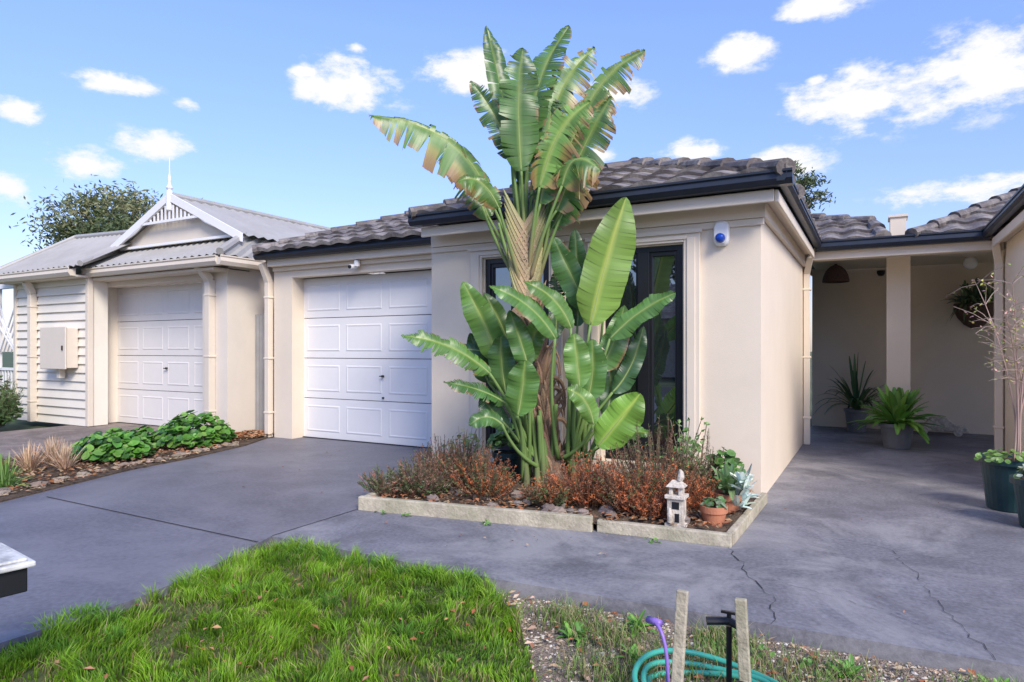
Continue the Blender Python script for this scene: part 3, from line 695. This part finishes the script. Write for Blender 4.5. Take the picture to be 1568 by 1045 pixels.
for i in range(14):
    tip=Vector((-1.3+U(-.25,.25),5.3+U(-.2,.2),U(.45,.75))); Pq=bez([(-1.3,5.3,.08),(-1.3+U(-.1,.1),5.3,.35),tip],6); b.tube(Pq,.003,4,col=(.3,.24,.16))
    for k in range(2,7):
        for m in range(3):
            dr=Vector((U(-1,1),U(-1,1),U(-.3,1))).normalized()*.04; w=dr.cross(Vector((U(-1,1),U(-1,1),1))).normalized()*.013; q=Pq[k]
            b.add([q,q+dr*.5+w,q+dr,q+dr*.5-w],[(0,1,2,3)],vary((.22,.34,.12),.3))
b.build('stems','foliage',e)

# ------------------------------------------------------------------ porch objects
e=pot('dark_pot',(-.22,11.6,0),.17,.36,'potgrey'); b=B(); straps(b,(-.22,11.6,.34),64,.95,.022,[(.05,.12,.05),(.08,.17,.06),(.11,.18,.07)],(35,88),.95); b.build('spiky_plant','leaf',e)
e=pot('grey_pot',(.28,9.95,0),.20,.33,'potgrey'); b=B(); straps(b,(.28,9.95,.30),90,.60,.045,[(.18,.38,.06),(.13,.29,.05),(.23,.42,.08)],(8,75),.45); b.build('leafy_plant','leaf',e)
oc=empty('ornamental_toy_car',(.9,11.85,0)); b=B()
prof=[(-.35,.06),(-.35,.13),(-.2,.16),(-.12,.26),(.08,.26),(.18,.17),(.33,.14),(.36,.06)]
n=len(prof);vs=[(.9+x,11.75,z) for x,z in prof]+[(.9+x,11.95,z) for x,z in prof]
b.add(vs,[tuple(range(n)),tuple(range(2*n-1,n-1,-1))]+[(i,i+n,(i+1)%n+n,(i+1)%n) for i in range(n)]); b.build('body','statue',oc,bevel=.015)
b=B()
for x in(-.22,.22):
    for y in(11.74,11.96): b.tube([(.9+x,y-.02,.06),(.9+x,y+.02,.06)],.06,14)
b.build('wheels','statue',oc)
wb=empty('wicker_pendant',(-.5,11.3,2.4)); b=B(); b.lathe((-.5,11.3,2.34),[(.19,0),(.19,.03),(.175,.1),(.14,.18),(.08,.24),(.02,.27)],20); b.build('shade','wicker',wb)
b=B(); b.tube([(-.5,11.3,2.6),(-.5,11.3,2.625)],.02,8); b.build('hook','black',wb)
cl=empty('ceiling_light',(1.2,11.3,2.5)); b=B(); b.lathe((1.22,11.3,2.44),[(0,0),(.05,.01),(.085,.05),(.09,.09),(.07,.14),(.04,.17)],18); b.build('globe','plastic',cl,smooth=True); b=B(); b.lathe((1.22,11.3,2.61),[(.07,0),(.07,.012)],14); b.build('base','trim',cl)
dc=empty('dome_camera',(.1,12.1,2.5)); b=B(); b.lathe((.12,12.12,2.48),[(0,0),(.04,.01),(.06,.05),(.06,.09)],12); b.build('dome','black',dc)
wp=empty('wall_basket_planter',(1.37,12.1,2)); b=B()
vs=[];n=14
for z,r in((2.0,.27),(1.9,.27),(1.78,.22),(1.68,.14),(1.62,.05)):
    for i in range(n): a=math.pi*i/(n-1); vs.append((1.37+r*math.cos(a),12.19-.8*r*math.sin(a),z))
b.add(vs,[(i*n+k,i*n+k+1,(i+1)*n+k+1,(i+1)*n+k) for i in range(4) for k in range(n-1)]); b.build('basket','wicker',wp)
b=B(); 
for dx in(-.15,0,.15): straps(b,(1.37+dx,12.03,2.0),26,.36,.028,[(.09,.16,.08),(.15,.22,.11),(.07,.12,.07)],(20,88),.4)
straps(b,(1.25,12.0,1.98),30,.3,.018,[(.10,.16,.08)],(-20,50),.9); b.build('succulents','leaf',wp)

e=pot('plastic_pot',(.98,6.6,0),.21,.42,'potdark'); b=B()
for i in range(7):
    a=U(0,6.28); top=Vector((1.0+.42*math.cos(a)*U(.3,1),6.6+.40*math.sin(a)*U(.3,1),U(1.35,1.85)))
    Pq=bez([(1.02+U(-.02,.02),6.6+U(-.02,.02),.38),(1.04+U(-.04,.04),6.6+U(-.04,.04),1.15),top],8); b.tube(Pq,[.010-.0010*k for k in range(9)],5,col=(.48,.34,.28))
    for k in range(4,9):
        for m in range(3):
            d=Vector((U(-1,1),U(-1,1),U(-.3,.8))).normalized()*U(.12,.34); b.tube([Pq[k],Pq[k]+d*.5+Vector((0,0,.02)),Pq[k]+d],[.003,.0022,.0015],4,col=(.50,.38,.32))
            for z in range(5):
                q=Pq[k]+d*U(.2,1.05); dr=Vector((U(-1,1),U(-1,1),U(-.8,.6))).normalized()*.030; w=dr.cross(Vector((U(-1,1),U(-1,1),1))).normalized()*.008
                b.add([q,q+dr*.5+w,q+dr,q+dr*.5-w],[(0,1,2,3)],vary(random.choice([(.50,.50,.14),(.30,.36,.12),(.60,.36,.32)]),.3))
b.build('sparse_shrub','foliage',e)
b=B(); broad(b,(.93,6.5,.40),.2,.2,.1,60,.03,[(.2,.36,.08)]); b.build('groundcover','leaf',e)
e=pot('plastic_pot',(1.10,6.02,0),.20,.36,'potdark'); b=B(); broad(b,(1.10,6.02,.35),.2,.2,.12,70,.03,[(.25,.36,.13),(.45,.5,.4)]); b.build('groundcover','leaf',e)

# ------------------------------------------------------------------ side bed
bedP=[(-8.88,-4),(-8.88,6.5),(-8.2,6.72),(-7.72,6.6),(-7.38,5.95),(-7.08,4.92),(-6.98,4.17),(-6.47,2.74),(-6.0,1),(-5.7,-4)]
slab('garden_bed',bedP,-.12,.015,'soil')
bd=empty('bed_planting',(-7.8,4.5,0))
b=B(); litter(b,[(-8.85,2),(-8.85,6.5),(-7.7,6.55),(-7.1,4.9),(-6.5,2.7),(-6.3,2)],3200,.03,BR+[(.40,.30,.18)],(.015,.04)); b.build('leaf_litter','dry',bd)
b=B()
edge=[(-7.42,5.95),(-7.12,4.92),(-7.02,4.17),(-6.52,2.74),(-6.2,1.6)]
for i in range(len(edge)-1):
    for k in range(10):
        s=(k+R_())/10; x=edge[i][0]+(edge[i+1][0]-edge[i][0])*s-U(.02,.2); y=edge[i][1]+(edge[i+1][1]-edge[i][1])*s; b.rock((x,y,.03),U(.035,.085),vary((.28,.22,.16),.3),.45)
b.build('edging_rocks','stone',bd)
NG=[(.09,.25,.035),(.13,.32,.045),(.055,.15,.03),(.19,.37,.07)]
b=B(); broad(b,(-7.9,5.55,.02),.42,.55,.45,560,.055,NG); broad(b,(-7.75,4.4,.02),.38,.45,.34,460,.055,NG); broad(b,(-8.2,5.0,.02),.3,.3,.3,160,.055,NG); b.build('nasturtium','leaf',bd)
b=B(); straps(b,(-7.35,2.9,.0),220,.42,.007,[(.16,.32,.07),(.26,.38,.12)],(30,88),.5); straps(b,(-7.0,3.0,.0),140,.34,.007,[(.16,.32,.07),(.26,.38,.12)],(30,88),.5); straps(b,(-7.9,2.7,.0),140,.36,.007,[(.14,.28,.07)],(30,88),.5); b.build('grass_clumps','grass',bd)
b=B(); 
for x,y in((-7.75,3.55),(-7.45,3.75),(-8.0,3.9)): straps(b,(x,y,0),170,.34,.004,[(.46,.31,.20),(.54,.40,.27)],(35,88),.35)
b.build('dry_grass','dry',bd)
b=B(); heath(b,(-12.9,5.3,0),.6,.5,1.0,420,[(.09,.17,.06),(.14,.22,.08)],.06); broad(b,(-13.1,5.3,0),.7,.5,1.0,700,.045,[(.06,.13,.04),(.11,.20,.06)]); b.build('green_shrub','foliage')
b=B(); litter(b,[(-8.4,6.3),(-8.4,6.9),(-7.75,6.9),(-7.75,6.3)],300,.03,BR,(.03,.06)); b.build('corner_leaf_litter','dry')

# ------------------------------------------------------------------ lawn
LP=[(-3.2,-5.4),(-3.38,1.4),(-3.36,2.0),(-3.42,2.42),(-3.62,3.12),(-1.88,3.16),(-1.5,2.8),(-1.15,2.3),(-.9,1.2),(-.5,0),(-.5,-5.4)]
slab('lawn_soil',LP,-.13,-.05,'lawnbase')
slab('gravel_bed',[(-.49,-5.4),(-.49,0),(-.89,1.2),(-1.14,2.3),(-1.49,2.8),(-1.87,3.16),(-.45,3.27),(.54,3.34),(4.5,3.73),(4.5,-5.4)],-.13,-.065,'gravelbase')
b=B()
def blade_g(x,y,h,w,col,z=-.05,dirn=None):
    a=U(0,6.28);l=U(.1,.8)*h
    s=Vector((math.cos(a),math.sin(a),0))*w; d=Vector((U(-1,1),U(-1,1),0)) if dirn is None else dirn+Vector((U(-.6,.6),U(-.6,.6),0)); d=d.normalized()*l if d.length>0 else d
    p=Vector((x,y,z))
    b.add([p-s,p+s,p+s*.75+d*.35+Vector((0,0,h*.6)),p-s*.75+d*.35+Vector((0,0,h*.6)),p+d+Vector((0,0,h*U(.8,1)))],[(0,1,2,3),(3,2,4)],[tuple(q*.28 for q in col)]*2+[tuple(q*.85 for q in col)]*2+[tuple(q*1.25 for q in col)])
k=0
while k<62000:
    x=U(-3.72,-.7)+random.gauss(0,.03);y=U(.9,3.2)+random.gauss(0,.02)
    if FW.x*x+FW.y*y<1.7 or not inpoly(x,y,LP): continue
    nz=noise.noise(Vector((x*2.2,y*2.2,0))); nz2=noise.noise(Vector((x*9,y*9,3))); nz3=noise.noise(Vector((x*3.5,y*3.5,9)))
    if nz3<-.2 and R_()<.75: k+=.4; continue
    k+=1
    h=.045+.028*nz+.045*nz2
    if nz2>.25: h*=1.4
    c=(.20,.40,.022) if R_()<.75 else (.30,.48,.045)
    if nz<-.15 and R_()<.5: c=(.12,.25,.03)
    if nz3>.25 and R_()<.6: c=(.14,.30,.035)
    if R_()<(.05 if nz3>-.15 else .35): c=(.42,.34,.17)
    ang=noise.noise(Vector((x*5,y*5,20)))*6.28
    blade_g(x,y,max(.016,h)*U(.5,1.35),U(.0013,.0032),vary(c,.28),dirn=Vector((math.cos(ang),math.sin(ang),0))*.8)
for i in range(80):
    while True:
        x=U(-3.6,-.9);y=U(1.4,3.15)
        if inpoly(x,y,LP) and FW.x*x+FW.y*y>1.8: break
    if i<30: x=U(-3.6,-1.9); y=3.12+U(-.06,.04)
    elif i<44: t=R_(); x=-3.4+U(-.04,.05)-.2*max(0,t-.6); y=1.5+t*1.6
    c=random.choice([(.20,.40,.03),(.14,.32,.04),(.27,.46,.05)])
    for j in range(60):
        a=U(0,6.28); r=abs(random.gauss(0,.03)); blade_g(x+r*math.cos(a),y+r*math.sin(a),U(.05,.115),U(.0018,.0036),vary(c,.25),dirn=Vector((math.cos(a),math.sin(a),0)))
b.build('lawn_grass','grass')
b=B(); litter(b,[(-3.3,1),(-3.3,2.8),(-1.5,2.8),(-1,1)],90,-.01,[(.36,.13,.06),(.38,.20,.10)],(.012,.026)); b.build('fallen_leaves','dry')
GRP=[(-.3,.9),(-.95,1.3),(-1.17,2.3),(-1.5,2.8),(-1.85,3.17),(-.45,3.26),(.54,3.33),(2.2,3.48),(2.2,.9)]
b=B(); stones(b,GRP,16000,-.065,[(.56,.48,.38),(.38,.31,.23),(.62,.57,.49),(.27,.20,.14),(.46,.35,.25)],(.004,.011)); b.build('gravel','stone')
b=B(); litter(b,GRP,1500,-.06,[(.38,.15,.07),(.30,.15,.08),(.52,.36,.23),(.45,.34,.22)],(.012,.03)); b.build('gravel_leaf_litter','dry')
b=B()
for i in range(5200):
    cx,cy,cr=random.choice([(-.75,2.75,.22),(-.95,2.55,.2),(-.2,2.95,.25),(-1.35,3.0,.14),(.1,2.75,.25),(-.6,3.12,.12),(.5,3.15,.2),(-1.1,2.9,.2),(-.3,2.6,.2),(-.55,2.9,.18)])
    x=random.gauss(cx,cr*.6);y=min(3.16,random.gauss(cy,cr*.5)); blade_g(x,y,U(.03,.11),.002,vary(random.choice([(.22,.38,.08),(.40,.40,.17),(.18,.34,.06),(.46,.38,.22)]),.25),z=-.065)
b.build('weed_grass','grass')
b=B()
for (x,y) in((-1.22,2.83),(-.1,3.05),(.45,3.15),(-.65,2.5),(.25,2.85),(-1.0,3.08),(-.9,2.75)): straps(b,(x,y,-.06),22,.11,.011,[(.18,.38,.06),(.13,.30,.05)],(10,60),.3)
for i in range(9): broad(b,(U(-1.2,.9),U(2.8,3.2),-.06),.07,.07,.05,20,.015,[(.18,.36,.07)])
b.build('weeds','leaf')
b=B(); 
for x in(-3.4,-3.15,-2.5,-1.3): broad(b,(x,4.0+(x+3.6)*.14-.02,0),.06,.02,.04,12,.012,[(.16,.32,.07)])
b.build('joint_weeds','leaf')
b=B()
for i in range(80): 
    x=U(-6,1.2);y=U(3.4,9); litter(b,[(x,y),(x+.01,y),(x+.01,y+.01),(x,y+.01)],1,.002,BR,(.006,.02))
litter(b,[(-3,3.6),(-1.0,3.9),(-1,4.35),(-3,4.05)],16,.003,BR,(.008,.02))
b.build('scattered_leaves','dry')

def stake(x,y,z1,lean):
    b=B(); b.beam((x,y,-.2),(x+lean,y,z1),.042,.026,up=(0,1,0)); return b.build('timber_stake','timber',bevel=.004)
stake(-.655,2.44,.40,.035); stake(-.405,2.57,.36,-.03)
tp=empty('garden_tap',(-.52,2.6,0))
b=B(); b.tube([(-.49,2.64,-.1),(-.49,2.64,.22)],.011,10); b.tube([(-.57,2.61,.235),(-.49,2.64,.24),(-.43,2.62,.225)],.016,10); b.tube([(-.49,2.64,.24),(-.49,2.64,.27)],.009,8); b.beam((-.52,2.64,.272),(-.46,2.64,.272),.012,.009); b.tube([(-.43,2.62,.23),(-.42,2.6,.14)],[.015,.018],10); b.tube([(-.43,2.53,-.05),(-.43,2.53,.06)],.022,10); b.build('tap_body','black',tp)
b=B(); b.tube(bez([(-.76,2.50,.24),(-.70,2.42,.27),(-.665,2.42,.22),(-.67,2.42,.0)],10),.007,8); b.tube([(-.77,2.50,.24),(-.71,2.46,.252)],.014,10); b.build('purple_hose','purple',tp,smooth=True)
b=B()
for k in range(3):
    pts=[]
    for i in range(41):
        a=2*math.pi*i/40; rr=.20+.02*k+.012*math.sin(3*a+k); pts.append((-.56+rr*1.15*math.cos(a),2.56+rr*math.sin(a),-.03+.025*k+.018*math.sin(2*a+k)))
    b.tube(pts,.0115,8,cap=False)
b.build('garden_hose','hose',smooth=True)
lx=empty('letterbox',(-2.6,1.15,0))
b=B(); rotm=Matrix.Rotation(math.radians(-8),4,'Z')
def rb(x0,x1,y0,y1,z0,z1):
    o=len(b.v); b.box(x0,x1,y0,y1,z0,z1)
    for i in range(o,len(b.v)): q=rotm@Vector(b.v[i]); b.v[i]=(q.x-2.79,q.y+1.10,q.z)
rb(-.24,.14,-.15,.15,.52,.54); rb(-.22,.12,-.13,.13,.54,.552); b.build('lid','metalcan',lx,bevel=.006)
b=B(); rb(-.22,.12,-.13,.13,.43,.52); rb(-.16,-.10,-.03,.03,-.1,.43); b.build('box_and_post','black',lx,bevel=.005)

# ------------------------------------------------------------------ trees
def btree(name,base,h,crown,cols,nclump,per,ls,seed,top=.8):
    random.seed(seed); e=empty(name,base); b=B(); base=Vector(base)
    cc=base+Vector((0,0,h*top)); b.tube([base,base+Vector((.1,0,h*.35)),cc-Vector((0,0,crown[2]*.3))],[h*.03,h*.022,h*.012],8,col=(.30,.26,.2))
    lf=B()
    for i in range(nclump):
        while True:
            q=Vector((U(-1,1),U(-1,1),U(-1,1)))
            if q.length<1: break
        c=cc+Vector((q.x*crown[0],q.y*crown[1],q.z*crown[2]*(1-.25*abs(q.x))))
        if i%3==0: b.tube(bez([base+Vector((.1,0,h*.4)),cc.lerp(c,.3),c],6),[h*.012,h*.01,h*.008,h*.006,h*.004,h*.003,h*.002],5,col=(.33,.28,.22))
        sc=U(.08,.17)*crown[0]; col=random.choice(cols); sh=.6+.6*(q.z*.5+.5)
        for k in range(per):
            o=Vector((random.gauss(0,1)*sc,random.gauss(0,1)*sc,random.gauss(0,.6)*sc)); d=Vector((U(-1,1),U(-1,1),U(-1,.4))).normalized()*ls*U(.6,1.3); w=d.cross(Vector((U(-1,1),U(-1,1),U(-1,1)))).normalized()*ls*.3
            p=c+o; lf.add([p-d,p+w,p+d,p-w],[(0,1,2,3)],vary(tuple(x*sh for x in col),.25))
    b.build('trunk_and_limbs','bark',e,smooth=True); lf.build('crown','foliage',e)
GC=[(.17,.20,.09),(.22,.22,.11),(.12,.16,.07)]
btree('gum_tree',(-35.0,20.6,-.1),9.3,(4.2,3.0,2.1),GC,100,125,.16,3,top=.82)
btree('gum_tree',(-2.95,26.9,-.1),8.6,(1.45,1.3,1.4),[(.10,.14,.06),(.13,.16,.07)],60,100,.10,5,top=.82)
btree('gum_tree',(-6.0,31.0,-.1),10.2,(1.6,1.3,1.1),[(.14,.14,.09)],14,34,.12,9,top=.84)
random.seed(4)
sh_=empty('street_house',(0,-20,0)); b=B(); b.box(-14,0,-24,-18,0,2.7); b.box(4,16,-25,-19,0,2.7); b.build('walls','brick',sh_)
b=B()
for x0,x1,y0,y1 in((-14.5,.5,-24.5,-17.5),(3.5,16.5,-25.5,-18.5)):
    c=(y0+y1)/2; b.add([(x0,y0,2.7),(x1,y0,2.7),(x1,y1,2.7),(x0,y1,2.7),(x0+3,c,4.6),(x1-3,c,4.6)],[(0,1,5,4),(1,2,5),(2,3,4,5),(3,0,4)])
b.build('roof','tile',sh_)
btree('street_tree',(-6,-14,-.1),6.5,(2.6,2.4,2.0),GC,40,40,.25,21)
btree('street_tree',(3,-15,-.1),7,(2.8,2.4,2.2),GC,40,40,.25,22)

# ------------------------------------------------------------------ world
w=bpy.data.worlds.new('World'); scene.world=w; w.use_nodes=True; nt=w.node_tree
bg=nt.nodes['Background']
SE=38; SAZ=128
sky=nn(nt,'ShaderNodeTexSky'); sky.sky_type='NISHITA'; sky.sun_disc=False; sky.sun_elevation=math.radians(SE); sky.sun_rotation=math.radians(SAZ); sky.air_density=1.0; sky.dust_density=.6; sky.ozone_density=1.5
tc=nn(nt,'ShaderNodeTexCoord'); sep=nn(nt,'ShaderNodeSeparateXYZ'); nt.links.new(tc.outputs['Generated'],sep.inputs[0])
def mth(op,a,b_=None,c=None):
    n=nn(nt,'ShaderNodeMath',operation=op)
    for i,x in enumerate((a,b_,c)):
        if x is None: continue
        if isinstance(x,(int,float)): n.inputs[i].default_value=x
        else: nt.links.new(x,n.inputs[i])
    return n.outputs[0]
az=mth('ARCTAN2',sep.outputs[0],sep.outputs[1]); el=mth('ARCSINE',sep.outputs[2])
clouds=[(180,128,58,13),(130,252,56,24),(237,226,62,20),(535,130,78,30),(470,108,28,9),(720,115,66,24),(945,145,45,17),(1130,80,46,20),(1255,10,60,14),(1330,150,130,40),(1490,112,130,48),(1490,290,130,20),(1060,232,48,15),(1195,250,62,18),(15,290,42,24),(285,158,20,8),(905,242,34,12),(548,74,16,6),(30,168,34,16),(1250,122,20,7)]
acc=None
for (cx,cy,rx,ry) in clouds:
    u=(cx-784)/1000; v=(535-cy)/1000
    a=-YAW+math.atan(u); e_=math.atan(v/math.sqrt(1+u*u)); f=1/math.sqrt(1+u*u)
    sx_=rx/1000*f*f*1.25; sy_=ry/1000*f*1.35
    dx=mth('DIVIDE',mth('SUBTRACT',az,a),sx_); dy=mth('DIVIDE',mth('SUBTRACT',el,e_),sy_)
    d=mth('MULTIPLY_ADD',dx,dx,mth('MULTIPLY',dy,dy))
    acc=d if acc is None else mth('MINIMUM',acc,d)
acc=mth('SUBTRACT',1.0,mth('SQRT',mth('MINIMUM',acc,4.0)))
mp=nn(nt,'ShaderNodeMapping'); mp.inputs['Scale'].default_value=(1,1,2.0); nt.links.new(tc.outputs['Generated'],mp.inputs[0])
ns=nn(nt,'ShaderNodeTexNoise'); ns.inputs['Scale'].default_value=15; ns.inputs['Detail'].default_value=7; ns.inputs['Roughness'].default_value=.64; nt.links.new(mp.outputs[0],ns.inputs[0])
val=mth('ADD',mth('MULTIPLY',acc,.8),mth('MULTIPLY',mth('SUBTRACT',ns.outputs[0],.5),2.4))
mr=nn(nt,'ShaderNodeMapRange'); mr.interpolation_type='SMOOTHSTEP'; mr.inputs[1].default_value=-.05; mr.inputs[2].default_value=.55; nt.links.new(val,mr.inputs[0])
gate=nn(nt,'ShaderNodeMapRange'); gate.inputs[1].default_value=-.5; gate.inputs[2].default_value=.15; nt.links.new(acc,gate.inputs[0])
fac=mth('MULTIPLY',mr.outputs[0],gate.outputs[0])
STR=.15
em=nn(nt,'ShaderNodeMapRange'); em.inputs[1].default_value=0; em.inputs[2].default_value=.45; nt.links.new(el,em.inputs[0])
tint=nn(nt,'ShaderNodeMix',data_type='RGBA'); nt.links.new(em.outputs[0],tint.inputs[0]); tint.inputs[6].default_value=(.98,.90,1.10,1); tint.inputs[7].default_value=(1.55,1.60,2.15,1)
mul=nn(nt,'ShaderNodeVectorMath',operation='MULTIPLY'); nt.links.new(sky.outputs[0],mul.inputs[0]); nt.links.new(tint.outputs[2],mul.inputs[1])
mx=nn(nt,'ShaderNodeMix',data_type='RGBA'); nt.links.new(fac,mx.inputs[0]); nt.links.new(mul.outputs[0],mx.inputs[6]); mx.inputs[7].default_value=(1.02/STR,1.02/STR,1.02/STR,1)
nt.links.new(mx.outputs[2],bg.inputs[0]); bg.inputs[1].default_value=STR

sun=bpy.data.lights.new('Sun','SUN'); sun.energy=4.1; sun.angle=math.radians(20); sun.color=(1,.91,.79)
so=bpy.data.objects.new('sun',sun); scene.collection.objects.link(so)
sd=Vector((math.sin(math.radians(SAZ))*math.cos(math.radians(SE)),math.cos(math.radians(SAZ))*math.cos(math.radians(SE)),math.sin(math.radians(SE))))
so.rotation_euler=sd.to_track_quat('Z','Y').to_euler(); so.location=(5,-5,10)

cd=bpy.data.cameras.new('Camera'); co=bpy.data.objects.new('camera',cd); scene.collection.objects.link(co)
co.location=(0,0,CH); co.rotation_euler=(math.radians(90),0,YAW); cd.sensor_width=36; cd.lens=36*1000/1568; cd.shift_y=12.5/1568; cd.clip_end=2000; cd.clip_start=.05
scene.camera=co
scene.view_settings.view_transform='Standard'; scene.view_settings.look='None'; scene.view_settings.exposure=0
